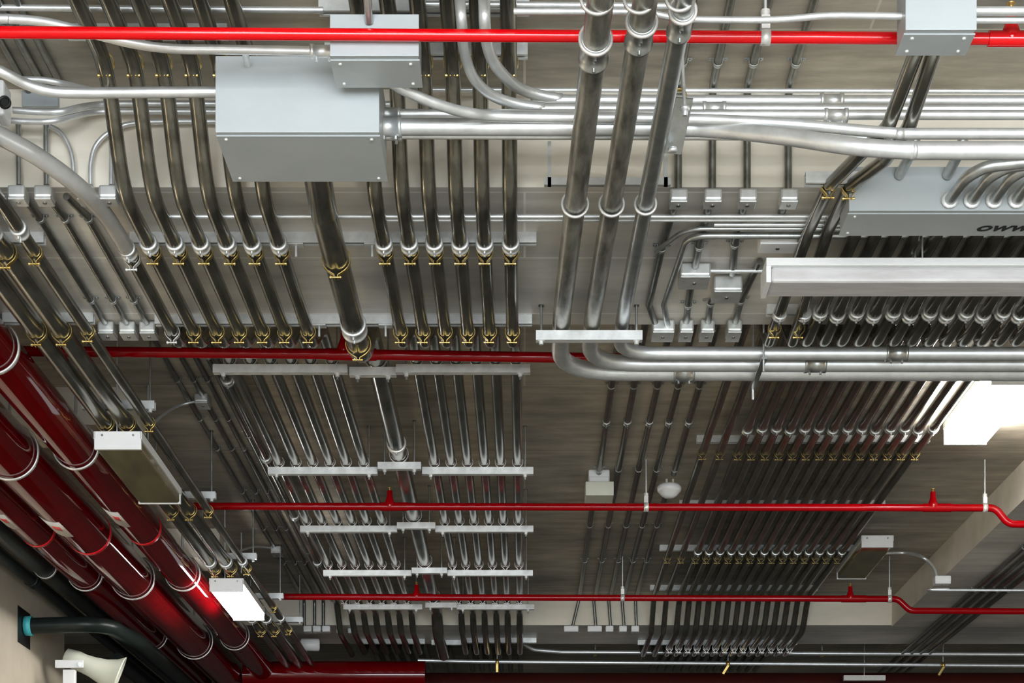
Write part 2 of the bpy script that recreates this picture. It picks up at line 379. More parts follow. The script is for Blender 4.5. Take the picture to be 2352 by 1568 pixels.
def strut(label, x0, x1, Y, h, group=None, tabs=()):
    t = thing('strut_channel', label, 'support channel', ((x0+x1)/2, Y, CAMZ+h-.02), group)
    b = MB(); z = CAMZ+h; s = .041
    b.box((x0,Y-s/2,z-s), (x1,Y-s/2+.004,z)); b.box((x0,Y+s/2-.004,z-s), (x1,Y+s/2,z)); b.box((x0,Y-s/2+.004,z-.004), (x1,Y+s/2-.004,z))
    b.box((x0,Y-s/2+.004,z-s), (x1,Y-s/2+.012,z-s+.004)); b.box((x0,Y+s/2-.012,z-s), (x1,Y+s/2-.004,z-s+.004))
    b.build('channel', M_STRUT, t)
    for xt in tabs:
        MB().box((xt-.03,Y-.02,z-s-.007), (xt+.03,Y+.02,z-s-.001)).cyl((xt,Y,z-s-.05), (xt,Y,z-s), .005, 8).build('anchor_bolt', M_STRUT, t)
    return t
strut('long silver channel under the front half of the near beam carrying both conduit bundles', X(300,7.2), X(1232,7.2), 7.2, SOF, tabs=[X(680,7.2), X(855,7.2)])
strut('long silver channel under the rear edge of the near beam carrying both conduit bundles', X(355,8.07), X(1222,8.07), 8.09, SOF, tabs=[X(732,8.07), X(885,8.07)])
strut('short silver channel under the near beam at the far left, front one', -2.3, X(103,7.2), 7.2, SOF)
strut('short silver channel under the near beam at the far left, rear one', -2.3, X(216,8.07), 8.07, SOF)
strut('silver channel on the near ceiling at the top left behind the hanging conduits', X(150,6.3), X(520,6.3), 6.33, H)
strut('double silver channel on the near ceiling above the small grey box, upper one', X(735,6.2), X(1216,6.2), 6.17, H)
strut('silver channel on the near ceiling right behind the top red pipe', X(735,6.3), X(1212,6.3), 6.46, H)

# ------------------------------------------------------------------ three conduits at the left (bars above them)
LP = [(-2.145,.04,'left'), (-2.035,.04,'middle'), (-1.92,.026,'thinner right')]
for k, (x, r, wd) in enumerate(LP):
    pts = [W(x,.5,2.85), W(x,15.6,2.85), W(x,18,2.85)]
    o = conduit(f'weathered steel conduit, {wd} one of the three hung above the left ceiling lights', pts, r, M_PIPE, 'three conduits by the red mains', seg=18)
    for Y in (6.9,): coupling(o, W(x,Y+.05,2.85), r, ln=.06)
    for Y in (7.17,8.04,9.36,11.1,12.66,13.96,14.87): clamp(o, W(x,Y,2.85), r)
    for Y in (12.45,14.4): coupling(o, W(x,Y,2.85), r, M_EMT, ln=.05)
for k, (Y, pr) in enumerate(((9.27,347),(10.99,488),(12.57,583),(13.87,645),(14.78,690))):
    trapeze(f'silver bar on rods above the three left conduits, {rows[k]} of five', -2.24, X(pr,Y)+.02, Y, 2.91, [-2.215, X(pr,Y)-.005], group='bars above the three left conduits', below=.03)

# ------------------------------------------------------------------ right bundle of fourteen plus two
for k in range(14):
    a, b = 1.27+.0785*k, 1.306+.0834*k
    pts = [W(a,6.79,2.868), W(a,8.26,2.868), W(b,8.72,3.228), W(b,15.42,3.228), W(b,15.74,2.995), W(b,16.85,2.995), W(b,17.2,3.2), W(b,19,3.22)]
    n = ORD[k] if k < 13 else 'last'
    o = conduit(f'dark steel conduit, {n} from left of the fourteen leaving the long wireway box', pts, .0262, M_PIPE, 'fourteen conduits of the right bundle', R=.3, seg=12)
    coupling(o, W(a,7.86+.03*(k % 2),2.868), .0262, M_EMT, ln=.045)
    coupling(o, W(b,10.7+.03*(k % 3 == 0),3.228), .0262, M_EMTD, ln=.04)
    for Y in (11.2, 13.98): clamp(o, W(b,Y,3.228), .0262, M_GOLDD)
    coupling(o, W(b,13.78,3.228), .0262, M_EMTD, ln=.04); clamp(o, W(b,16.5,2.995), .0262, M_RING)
for k in range(2):
    A = [(2112,100),(2040,290),(1968,362),(1903,428)] if k == 0 else [(2152,100),(2088,290),(2035,365),(1950,430)]
    Ys = [5.56,5.98,6.3,6.6]; xe = 1.10+.105*k
    pts = [Q(*A[i],Ys[i]) for i in range(4)]+[W(X(A[3][0],6.6)-.01,7.0,2.868), W(xe,8.24,2.868), W(xe-.01,8.7,3.228), W(xe-.01,15.42,3.228), W(xe-.01,15.74,2.995), W(xe-.01,16.85,2.995), W(xe-.01,17.2,3.2)]
    o = conduit(f'steel conduit slanting from the top right box past the wireway, {"left" if k==0 else "right"} one of the pair', pts, .024, M_PIPE, 'pair of slanting conduits', R=.12)
    clamp(o, pts[3], .024); clamp(o, W(xe,8.05,2.868), .024); coupling(o, W(xe,7.88,2.868), .024, ln=.04)
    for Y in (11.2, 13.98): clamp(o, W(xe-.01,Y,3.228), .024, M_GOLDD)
for k, (a, b, Y, h) in enumerate(((1600,2135,11.10,H),(1560,2032,12.6,H),(1515,1962,13.89,H),(1493,1878,15.3,H),(1465,1830,16.5,FH))):
    strut(f'silver channel holding the dark right bundle to the ceiling, {rows[k]} of the five', X(a,Y), X(b,Y), Y, h, 'channels over the right bundle')
strut('short silver channel beside the wireway box on the near beam face', X(1852,6.55), X(1985,6.55), 6.58, 2.90)
strut('silver channel under the near beam behind the white striplight', X(1762,7.95), 2.35, 7.97, SOF)

# four elbows and two stubs dropping onto the wireway box
for k in range(4):
    x = 2180+51*k
    pts = [Q(x,462,6.6), Q(x+42,405,6.42), Q(x+85,382,6.38), Q(x+190,372,6.36), Q(2700,368,6.36)]
    o = conduit(f'bent steel conduit landing on the wireway box front, {ORD[k]} from left of four', pts, .021, M_EMTD, 'four elbows on the wireway box', R=.14)
    shared('locknut', lambda: MB().lathe((0,-.006,0), (0,1,0), [(0,.022),(0,.031),(.006,.031),(.006,.022)], 12), 'locknut', M_STRUT, Q(x,462,6.6)+Vector((0,-.008,0)), o)
for k, x in enumerate((2066,2176)):
    pts = [Q(x,402,6.59), Q(x+30,345,6.45), Q(x+40,300,6.42)]
    conduit(f'short steel stub entering the wireway box top, {"left" if k==0 else "right"} of two', pts, .019, M_EMTD, 'two stubs on the wireway box', R=.08)

# ------------------------------------------------------------------ three big low pipes at centre right, turning right
nearp = [[(1388,-60),(1368,90)],[(1486,-60),(1474,50)],[(1580,-60),(1568,25)]]
spec = [(.039,.161,8.62,'left'),(.036,.294,8.50,'middle'),(.030,.426,8.36,'slimmer right')]
for k, (r, xe, Yt, wd) in enumerate(spec):
    xm = [1321,1405,1483][k]
    n1 = P(*nearp[k][1],2.75); n2 = P(xm,465,2.80); n0 = n1+(n1-n2)*((n1.y-1.0)/(n2.y-n1.y))
    pts = [n0, n1, P(xm,465,2.80), W(xe,7.85,2.864), W(xe,7.98,2.864)]
    o = conduit(f'thick silver grey conduit crossing everything low at centre right, {wd} one of three', pts, r, M_EMTD if k == 2 else M_PIPE, 'three low pipes at centre right', R=.36, name='large_conduit', seg=24)
    o.data.materials.clear(); o.data.materials.append(M_EMTD if k == 2 else M_BIGP)
    ax = pts[2]-pts[1]
    coupling(o, P(*nearp[k][1],2.75)+ax.normalized()*.06, r, M_EMTD, axis=ax, ln=.13)
    shared(('rim', k), lambda: MB().ring((0,0,0), (0,1,0), r+.003, .012, .009, 32), 'coupling_rim', M_RING, P(*nearp[k][1],2.75), o, ax)
    shared(('rim2', k), lambda: MB().ring((0,0,0), (0,1,0), r+.004, .012, .008, 32), 'clamp_ring', M_RING, P(xm,466,2.80)+Vector((0,.01,0)), o, ax)
    o2 = conduit(f'silver conduit turning right behind the white bar in a wide bend, {["farthest","middle","nearest"][k]} of three', [W(xe,7.98,2.864), W(xe,Yt,2.864), W(3.2,Yt,2.862)], r, M_EMT, 'three silver bends behind the bar', R=.36, name='large_conduit', seg=24)  # same conduits continued; facing the light is put into a brighter steel
    coupling(o2, W(1.0+.35*k if k else .75,Yt,2.864), r, M_EMTD, axis=(1,0,0), ln=.1)
    shared(('rim3', k), lambda: MB().ring((0,0,0), (0,1,0), r+.004, .012, .007, 32), 'clamp_ring', M_RING, P([1372,1468,1560][k],-5,2.745), o, ax)
t = trapeze('bright silver bar on two rods carrying the three low pipes', X(1231,7.96), X(1475,7.96), 7.96, 2.80, [X(1243,7.96), X(1462,7.96)], top=SOF, below=.025)
t = thing('bracket_frame', 'grey angle bracket frame on the near beam face behind the three low pipes', 'bracket', Q(1390,420,6.62))
MB().box(Q(1250,424,6.62), Q(1540,412,6.64)).box(Q(1258,424,6.62), Q(1266,330,6.64)).box(Q(1525,424,6.62), Q(1533,330,6.64)).build('frame', M_CAST, t)
# anchor arm beside the right low pipe
t = thing('seismic_brace', 'grey slotted brace arm bolted beside the slimmer right low pipe', 'brace', Q(1555,285,6.0))
b = MB(); b.sweep([Q(1572,225,6.0), Q(1545,352,6.15)], [(-.03,-.004),(.03,-.004),(.03,.004),(-.03,.004)], smooth=False); b.build('arm', M_EMTD, t, bevel=.002)
MB().cyl(Q(1566,100,6.0), Q(1573,258,5.96), .006, 8).build('rod', M_EMT, t)
b = MB(); b.lathe(Q(1573,245,5.95), (0,0,-1), [(0,.008),(0,.016),(.01,.016),(.012,.01),(.03,.008)], 8).build('bolt', M_EMT, t)
MB().lathe(Q(1545,340,6.1), (0,0,-1), [(0,.008),(0,.016),(.012,.016),(.014,.008)], 8).build('bolt', M_EMT, t)
MB().ring(Q(1560,222,6.02), (0,1,0), .02, .02, .005, 20).build('gold_washer', M_GOLD, t)
# rod hanger at (1738)
for k, (px, py0, py1, Y, lab) in enumerate(((1738,745,862,8.5,'left'),)):
    t = thing('rod_hanger', 'thin rod hanger looped round the three horizontal silver pipes', 'pipe hanger', Q(px,py0,Y))
    MB().cyl((X(px,8.55),8.30,CAMZ+2.76), (X(px,8.55),8.30,CAMZ+H), .005, 8).cyl((X(px,8.55),8.70,CAMZ+2.76), (X(px,8.55),8.70,CAMZ+H), .005, 8).build('rod', M_EMT, t)
    MB().box((X(px,8.55)-.012,8.27,CAMZ+2.808), (X(px,8.55)+.012,8.73,CAMZ+2.818)).build('plate', M_EMTD, t)

# ------------------------------------------------------------------ horizontal silver conduits in front of the beam
def hz(label, pts, r, m=M_EMT, R=.2, cps=(), smooth=False, name='silver_conduit'):
    o = conduit(label, pts, r, m, R=R, smooth=smooth, name=name)
    for px, py, Y in cps: coupling(o, Q(px,py,Y), r, m, axis=(1,0,0), ln=.08)
    return o
hz('silver conduit curving down from top centre then right, left one of two', [W(-.205,2,3.1), W(-.205,4.5,3.09), Q(1052,-60,5.6), Q(1061,60,5.78), Q(1067,120,5.95), Q(1092,185,6.08), Q(1150,228,6.18), Q(1250,248,6.22), Q(1400,250,6.22), Q(3600,252,6.22)], .0175, M_EMT, smooth=True, cps=[(1640,250,6.22)])
hz('silver conduit curving down from top centre then right, right one of two', [W(-.127,2,3.1), W(-.127,4.5,3.09), Q(1110,-60,5.6), Q(1114,60,5.78), Q(1124,120,5.95), Q(1150,165,6.1), Q(1200,206,6.25), Q(1290,228,6.3), Q(1420,231,6.3), Q(3600,233,6.3)], .019, M_EMT, smooth=True, cps=[(1910,232,6.3)])
hz('silver conduit sweeping out from behind the small grey box then bending lower at right', [Q(900,190,5.88), Q(935,210,5.9), Q(1000,238,5.95), Q(1080,260,6.02), Q(1180,268,6.08), Q(1560,273,6.08), Q(1800,284,6.0), Q(2060,306,5.95), Q(2200,307,5.95), Q(3600,307,5.95)], .0175, M_EMT, smooth=True)
hz('silver conduit from the right side of the large grey box, top of three', [Q(860,262,6.18), Q(3600,266,6.18)], .0165, cps=[(893,262,6.18), (1920,265,6.18)])
hz('thickest silver conduit from the right side of the large grey box, bending lower at right', [Q(860,291,6.13), Q(1480,293,6.13), Q(1640,297,6.1), Q(1800,313,5.95), Q(1950,335,5.84), Q(2090,345,5.8), Q(2250,346,5.8), Q(3600,346,5.8)], .0275, M_EMT, smooth=True, cps=[(895,291,6.13)])
hz('thin silver conduit along the bottom of the run from the large grey box', [Q(860,313,6.235), Q(2100,317,6.235)], .0095, cps=[(897,313,6.235)])
hz('thin silver conduit in the corner of near ceiling and beam', [Q(975,206,6.7), Q(3600,214,6.7)], .009, M_EMT)
hz('silver conduit entering the left side of the large grey box from the left edge', [Q(-330,10,5.82), Q(-60,140,5.9), Q(0,163,5.9), Q(60,193,5.95), Q(120,210,5.98), Q(200,213,6.0), Q(350,212,6.0), Q(505,211,6.0)], .0175, M_EMT, smooth=True)
hz('short thin silver conduit above the thick one at the upper left', [Q(50,182,6.5), Q(100,184,6.5), Q(150,193,6.5), Q(210,207,6.45), Q(260,212,6.4)], .011, M_EMT, smooth=True)
hz('thin silver conduit curving from the small camera at left, upper of two', [Q(30,253,6.6), Q(90,257,6.6), Q(140,256,6.6), Q(185,246,6.65), Q(230,240,6.72), Q(330,238,6.72), Q(900,240,6.72)], .0115, M_EMT, smooth=True)
hz('thin silver conduit below the small camera at left, lower of two', [Q(-600,275,6.6), Q(-60,275,6.6), Q(60,279,6.6), Q(120,278,6.6), Q(170,267,6.65), Q(225,257,6.72), Q(330,256,6.72), Q(900,257,6.72)], .0105, M_EMT, smooth=True)
hz('silver conduit sloping from the top left corner to the small grey box', [Q(-700,42,5.74), Q(-60,43,5.74), Q(30,44,5.74), Q(110,52,5.74), Q(210,77,5.74), Q(310,101,5.74), Q(400,112,5.74), Q(520,114,5.74), Q(765,118,5.74)], .0145, M_EMT, smooth=True, cps=[(742,118,5.74)])
hz('short silver nipple dropping onto the large grey box', [Q(562,118,5.76), Q(569,148,5.9)], .011, M_EMT)
hz('thin silver conduit on the near ceiling at the top left', [Q(-700,12,6.15), Q(742,23,6.15)], .0105, M_EMT)
hz('thin silver conduit at the very top, right of centre', [Q(960,9,6.1), Q(1575,14,6.1)], .010, M_EMT)
hz('silver conduit wavering along the top right into the right grey box', [Q(1180,26,5.5), Q(1430,27,5.5), Q(1490,30,5.5), Q(1570,43,5.5), Q(1700,46,5.5), Q(1800,44,5.5), Q(1900,36,5.5), Q(2000,36,5.48), Q(2095,38,5.47)], .010, M_EMT, smooth=True)
hz('silver conduit leaving the right grey box at the top right, upper', [Q(2230,25,5.47), Q(3600,27,5.47)], .013)
hz('silver conduit leaving the right grey box at the top right, lower', [Q(2230,46,5.50), Q(3600,47,5.50)], .0105)
hz('short reddish grey conduit coming down into the small grey box front', [Q(838,-80,5.5), Q(848,52,5.635)], .0125, M_EMTD)
# on the soffit
for k, (y0, xa, r) in enumerate(((497,370,.009),(505,880,.008),(516,1640,.009),(527,1700,.009))):
    h = SOF-.045; Y = F*h/(CY-y0)
    hz(f'thin silver conduit across the underside of the near beam, {ORD[k]} from the front', [W(X(xa,Y),Y,h), W(2.9,Y,h)], r)
Y = F*(SOF-.05)/(CY-541)
o = hz('thin conduit with a wide bend under the near beam, right of the three low pipes', [W(2.4,Y,SOF-.05), W(X(1562,Y)+.03,Y,SOF-.05), P(1525,700,SOF-.03), W(.64,8.15,SOF-.03)], .013, M_EMTD, R=.09)
hz('thin conduit bending beside the slimmer low pipe under the near beam', [W(2.4,7.03,SOF-.05), W(.62,7.03,SOF-.05), W(.52,7.25,SOF-.05)], .009, M_EMTD, R=.12)

# ------------------------------------------------------------------ conduits down the beam face to corner boxes
def small_box(label, x, Y0, Y1, h0, h1, wd, group=None, m=M_CAST, name='conduit_box'):
    t = thing(name, label, 'conduit box', (x, (Y0+Y1)/2, CAMZ+h0), group)
    MB().box((x-wd/2,Y0,CAMZ+h0+.008), (x+wd/2,Y1,CAMZ+h1)).build('body', m, t, bevel=.008)
    MB().box((x-wd/2+.002,Y0+.004,CAMZ+h0), (x+wd/2-.002,Y1-.002,CAMZ+h0+.009)).build('cover', m, t, bevel=.002)
    MB().cyl((x,(Y0+Y1)/2,CAMZ+h0-.003), (x,(Y0+Y1)/2,CAMZ+h0+.001), .008, 10).build('screw', M_THIN, t)
    return t
rt = [(1557,.566),(1638,.692),(1718,.820),(1811,.972)]
ends = [[(1520,570),(1490,700),(1506,742)],[(1606,565),(1597,610)],[(1688,560),(1682,628)],[(1785,520),(1778,552)]]
for k, (px, xx) in enumerate(rt):
    small_box(f'small cast box at the near beam corner, {ORD[k]} of four right of centre', xx, 6.70, 6.775, 2.852, 2.902, .066, 'four corner boxes right of centre')
    o = conduit(f'thin steel conduit from ceiling down the beam face, {ORD[k]} of four right of centre', [W(xx+.0,1.0,3.285), W(xx,6.74,3.285), W(xx,6.745,2.89)], .0145, M_THIN, 'four thin conduits on the near beam face', R=.06, seg=10)
    strap(o, W(xx,6.55,3.285), .0145)
    pts = [W(xx,6.77,2.905)]+[P(x, y, SOF-.018) for x, y in ends[k]]
    o = conduit(f'thin steel conduit under the near beam leaving the {ORD[k]} corner box right of centre', pts, .015, M_THIN, 'thin conduits under the near beam', R=.1, seg=10)
    for q in pts[1:2]: strap(o, q, .015)
lf = [(45,-1.865),(106,-1.768),(205,-1.612),(256,-1.530)]
for k, (px, xx) in enumerate(lf):
    small_box(f'small cast box at the near beam corner, {ORD[k]} of four at the left', xx, 6.70, 6.775, 2.862, 2.915, .064, 'four corner boxes at left')
conduit('thin steel conduit down the beam face into the leftmost corner box', [Q(42,285,6.745), Q(44,425,6.745)], .011, M_EMTD, seg=10)
conduit('thin steel conduit down the beam face into the second corner box from left', [Q(106,285,6.745), Q(107,425,6.745)], .011, M_EMTD, seg=10)
conduit('thin steel conduit arcing right from the beam top at left', [Q(115,290,6.745), Q(140,305,6.745), Q(160,340,6.745), Q(168,375,6.745), Q(169,425,6.745)], .010, M_EMT, smooth=True, seg=10)
conduit('thin steel conduit arcing down into the third corner box at left', [Q(540,279,6.74), Q(330,281,6.74), Q(262,298,6.742), Q(222,332,6.745), Q(209,375,6.745), Q(208,425,6.745)], .0095, M_EMT, smooth=True, seg=10)
conduit('thin steel conduit dropping into the rightmost corner box at left', [Q(256,300,6.745), Q(256,425,6.745)], .010, M_EMT, seg=10)
for k, xx in enumerate((-1.86,-1.765,-1.675)):
    wd = ['left','middle','right'][k]
    x2 = xx-.005
    o = conduit(f'thin conduit under the near beam at left, {wd} one of three', [W([-1.86,-1.77,-1.70][k],6.78,2.905), W(xx,7.0,SOF-.016), W(x2,8.12,SOF-.016)], .0135, M_THIN, 'three thin conduits under the near beam at left', R=.1, seg=10)
    strap(o, W(xx,7.02,SOF-.016), .0135); strap(o, W(x2,7.86,SOF-.016), .0135)
    small_box(f'small cast box at the rear edge of the near beam at left, {wd} of three', x2, 8.13, 8.23, 2.875, 2.93, .072, 'three rear edge boxes at left')
    x3 = [-1.90,-1.81,-1.735][k]
    o = conduit(f'thin dark conduit on the middle ceiling at left, {wd} one of three', [W(x2,8.26,2.9), W(x2,8.27,3.283), W(x3,8.8,3.283), W(x3,15.76,3.283), W(x3,15.765,3.05)], .0145, M_THIN, 'three thin conduits on the middle ceiling at left', R=.06, seg=10)
    for Y in (10.0,10.7,11.3,12.3,13.3,14.4): strap(o, W(x3,Y,3.283), .0145)
    small_box(f'small white box at the far beam corner at left, {wd} of three', [-1.87,-1.79,-1.71][k], 15.74, 15.83, 3.0, 3.05, .07, 'three far corner boxes at left', M_WHITE)
# rear edge boxes right of centre and the five ceiling conduits
for k, (px, wd) in enumerate(((1523,.10),(1576,.062),(1624,.062),(1686,.064))):
    small_box(f'small white cast box under the near beam rear edge, {ORD[k]} from left right of centre', X(px,8.15), 8.11, 8.24, 2.872, 2.93, wd, 'rear edge boxes right of centre')
small_box('wide pale cast box under the middle of the near beam', X(1597,7.5), 7.48, 7.62, 2.875, 2.935, .125)
small_box('wide silver cast box under the near beam, right of and behind its pale neighbour', X(1673,7.6), 7.60, 7.74, 2.86, 2.93, .12)
small_box('pale box under the near beam front, left of the pair of slanting conduits', X(1785,7.2), 7.14, 7.24, 2.875, 2.93, .15, None, M_WHITE)
for k, pp in enumerate(([(1590,635),(1581,700),(1576,742)], [(1678,655),(1632,695),(1626,742)], [(1745,600),(1702,690),(1688,742)])):
    pts = [P(x, y, SOF-.018) for x, y in pp]
    o = conduit(['thin conduit from the wide pale box to the rear edge of the near beam', 'thin conduit from the wide silver box to the rear edge of the near beam', 'thin conduit from behind the striplight to the rear edge of the near beam'][k], pts, .0145, M_THIN, seg=10)
    strap(o, pts[1], .0145)
hz('thin silver conduit between the wide cast boxes and the striplight', [P(1612,622,SOF-.03), P(1990,622,SOF-.03)], .009)
for k, xx in enumerate((.480,.604,.733,.848,.965)):
    n = ORD[k]; last = 11.85 if k in (0,4) else 15.76
    o = conduit(f'thin dark conduit on the middle ceiling right of centre, {n} of five from left', [W(xx,8.26,2.93), W(xx,8.27,3.278), W(xx,last,3.278)], .018, M_THIN, 'five thin conduits on the middle ceiling', R=.05, seg=10)
    for Y in (10.1, 11.75): strap(o, W(xx,Y,3.28), .018)
    coupling(o, W(xx,10.75,3.28), .018, M_EMTD, ln=.05)
    if k in (1,2,3):
        for Y in (13.2, 14.3): strap(o, W(xx,Y,3.28), .018)
    else:
        o = conduit(f'thin dark conduit beyond the {"red and white alarm" if k==0 else "domed detector"} on the middle ceiling', [W(xx-.01,12.15,3.28), W(xx-.01,15.76,3.28)], .018, M_THIN, seg=10)
        for Y in (13.2, 14.3): strap(o, W(xx-.01,Y,3.28), .018)
    xb = [1312,1366,1400,1431,1459][k]
    o = conduit(f'short thin conduit down the far beam face, {n} of five from left', [W(xx-.01,15.75,3.285), W(X(xb,15.76)+.01,15.765,3.04)], .014, M_THIN, 'five drops on the far beam face', seg=10)
    small_box(f'small pale box at the far beam corner, {n} of five right of centre', X(xb,15.75), 15.74, 15.83, 3.0, 3.05, .125 if k < 2 else .068, 'five far corner boxes', M_WHITE)
# dark pipes on the near ceiling at top left
for k, (xx, r) in enumerate(((-1.765,.016),(-1.70,.014),(-1.83,.012))):
    o = conduit(f'dark conduit on the near ceiling in the top left corner, {["middle","right","left"][k]} of three', [W(xx,1.0,3.28), W(xx,6.74,3.28)], r, M_THIN, 'conduits on the near ceiling corner', seg=10)
    strap(o, W(xx,6.3,3.28), r)
# camera device at left edge
t = thing('security_camera', 'small white camera with a round black lens at the left edge', 'camera', Q(10,262,6.45))
MB().box(Q(-16,262,6.45), Q(27,212,6.55)).build('housing', M_WHITE, t, bevel=.01)
MB().lathe(Q(12,237,6.45), (0,-1,0), [(0,.022),(.012,.022),(.014,.018),(.006,.014)], 20).build('lens', M_INK, t)
t = thing('mount_plate', 'flat grey mounting plate beside the small camera on the beam face', 'plate', Q(90,240,6.74))
MB().box(Q(50,243,6.75), Q(136,213,6.77)).build('plate', M_BOX, t, bevel=.002)

# ------------------------------------------------------------------ red sprinkler branch pipes
def stub(o, p, m, s=1):
    MB().lathe(p, (0,0,1), [(-.02*s,.026*s),(.0,.034*s),(.03*s,.024*s),(.05*s,.018*s),(.085*s,.016*s)], 16).build('outlet_tee', m, o)
    q = MB().lathe(p+Vector((0,0,.08*s)), (0,0,1), [(0,.008),(.02,.008),(.022,.014),(.025,.014)], 12).build('sprinkler_head', M_BULB, o)
def sleeve(o, a, b, r, m): MB().cyl(a, b, r).build('coupling', m, o)
def hangr(label, p, r, top, group='sprinkler pipe hangers'):
    t = thing('clevis_hanger', label, 'pipe hanger', p, group)
    MB().cyl(p+Vector((0,0,r+.05)), Vector((p.x,p.y,CAMZ+top)), .005, 8).build('rod', M_EMT, t)
    MB().ring(p, (1,0,0), r+.001, .03, .004, 24).build('ring', M_RING, t)
    MB().box(p+Vector((-.013,-.014,r+.004)), p+Vector((.013,.014,r+.045))).cyl(p+Vector((0,0,r+.045)), p+Vector((0,0,r+.065)), .015, 8).build('swivel', M_RING, t)
    return t
# nearest
Y1 = 5.61
o = conduit('bright red sprinkler pipe across the top of the picture', [W(-1.86,Y1,3.29), Q(-190,73.3,Y1), Q(3600,97.4,Y1)], .018, M_REDB, 'red sprinkler branch pipes', name='sprinkler_pipe', cat='pipe', R=.06, seg=20)
stub(o, Q(2322,80,Y1), M_REDB, .9); sleeve(o, Q(2270,89.2,Y1), Q(2375,89.6,Y1), .024, M_REDB)
hangr('white hanger on the top red pipe near the right', Q(1758,86,Y1), .018, H)
Y2 = 8.78
o = conduit('red sprinkler pipe just behind the near beam, ending under the silver bends', [Q(40,806,Y2), Q(700,812,Y2), Q(1500,824,Y2), Q(2600,838,Y2)], .0245, M_RED, 'red sprinkler branch pipes', name='sprinkler_pipe', cat='pipe', R=.01, seg=20)
stub(o, Q(790,800,Y2), M_RED); sleeve(o, Q(750,813,Y2), Q(865,814.3,Y2), .029, M_RED)
Y3 = 11.6
p3 = [Q(446,1162,Y3), Q(2286,1166,Y3), Q(2316,1203,Y3), Q(2500,1205,Y3)]
o = conduit('red sprinkler pipe across the middle ceiling with a step down at the right end', p3, .0235, M_RED, 'red sprinkler branch pipes', name='sprinkler_pipe', cat='pipe', R=.09, seg=20)
for px in (895,2143):
    y = 1162+(px-446)*4/1840; stub(o, Q(px,y-4,Y3), M_RED, 1.05); sleeve(o, Q(px-22,y,Y3), Q(px+42,y,Y3), .0275, M_RED)
hangr('white clevis hanger on the middle red pipe beside the domed detector', Q(1484,1164.5,Y3), .0235, H)
hangr('white clevis hanger on the middle red pipe near its right step', Q(2262,1166,Y3), .0235, H)
Y4 = 14.25
p4 = [Q(648,1370,Y4), Q(2062,1375,Y4), Q(2090,1402,Y4), Q(2500,1404,Y4)]
o = conduit('farthest red sprinkler pipe before the far beam with a step down at right', p4, .0245, M_RED, 'red sprinkler branch pipes', name='sprinkler_pipe', cat='pipe', R=.09, seg=20)
for px in (957,1953):
    y = 1370+(px-648)*5/1414; stub(o, Q(px,y-3,Y4), M_RED, 1.0); sleeve(o, Q(px-20,y,Y4), Q(px+36,y,Y4), .0285, M_RED)
hangr('white clevis hanger on the farthest red pipe right of centre', Q(1430,1373,Y4), .0245, H)
hangr('white clevis hanger on the farthest red pipe near its right step', Q(2043,1375,Y4), .0245, H)

# ------------------------------------------------------------------ big red mains at left
mains = [('right', -2.376, 2.7, .110, (8.16,9.68,12.70,14.98)), ('widest middle', -2.70, 2.62, .140, (9.59,12.60,14.95)), ('left', -3.05, 2.7, .110, (9.65,12.70,14.98))]
for k, (wd, x, hb, r, ys) in enumerate(mains):
    zc = CAMZ+hb+.012+r
    pts = [Vector((x,-2,zc)), Vector((x,17.2,zc))]
    o = tag(MB().tube(pts, r, 40).build('fire_main', M_MAIN), f'large dark red fire main at left, {wd} one of three', 'pipe', 'three red fire mains')
    for Y in ys:
        sfx = {8:'at the left frame edge', 9:'nearest in view', 12:'halfway along', 14:'farthest'}[int(Y)]
        t = thing('ring_hanger', f'silver ring hanger round the {wd} red main, {sfx}', 'pipe hanger', (x,Y,zc-r), 'ring hangers on the red mains')
        MB().ring((x,Y,zc), (0,1,0), r+.007, .026, .007, 48).build('ring', M_RING, t)
        b = MB().cyl((x,Y,zc+r+.01), (x,Y,CAMZ+(H if not BY0 < Y < BY1 else SOF)), .008, 8).build('rod', M_EMT, t)
    yl = [11.12,11.12,11.12][k]; px0, py0 = [(285,1190),(158,1213),(28,1195)][k]
    # label patch and red tape on the underside facing the camera
    a0 = {0:math.pi*1.0, 1:math.pi*1.0, 2:math.pi*1.0}[k]; Yl = F*(hb+.02)/(CY-py0)
    o2 = MB().ring((x,Yl,zc), (0,1,0), r+.0006, .34, .0012, 14, math.pi-.15, math.pi+.75).build('printed_label', M_TAG, o); o2['label'] = 'pale printed sticker'
    MB().ring((x,Yl-.02,zc), (0,1,0), r+.0019, .09, .0006, 8, math.pi+.02, math.pi+.36).build('label_print', M_BAND, o2)
    o3 = MB().ring((x,Yl+.62,zc), (0,1,0), r+.0006, .05, .0012, 40).build('tape_band', M_BAND, o); o3['label'] = 'bright red tape band'
# header across
o = tag(MB().tube([Vector((-2.55,16.62,CAMZ+2.77)), Vector((-.9,16.62,CAMZ+2.77))], .125, 32).build('fire_main', M_MAIN), 'red cross main at bottom left where the three mains end', 'pipe')
o = tag(MB().tube([Vector((-2.8,17.7,CAMZ+2.80)), Vector((6,17.7,CAMZ+2.80))], .17, 32).build('fire_main', M_MAINSH), 'dark red main running right along the bottom of the picture', 'pipe')
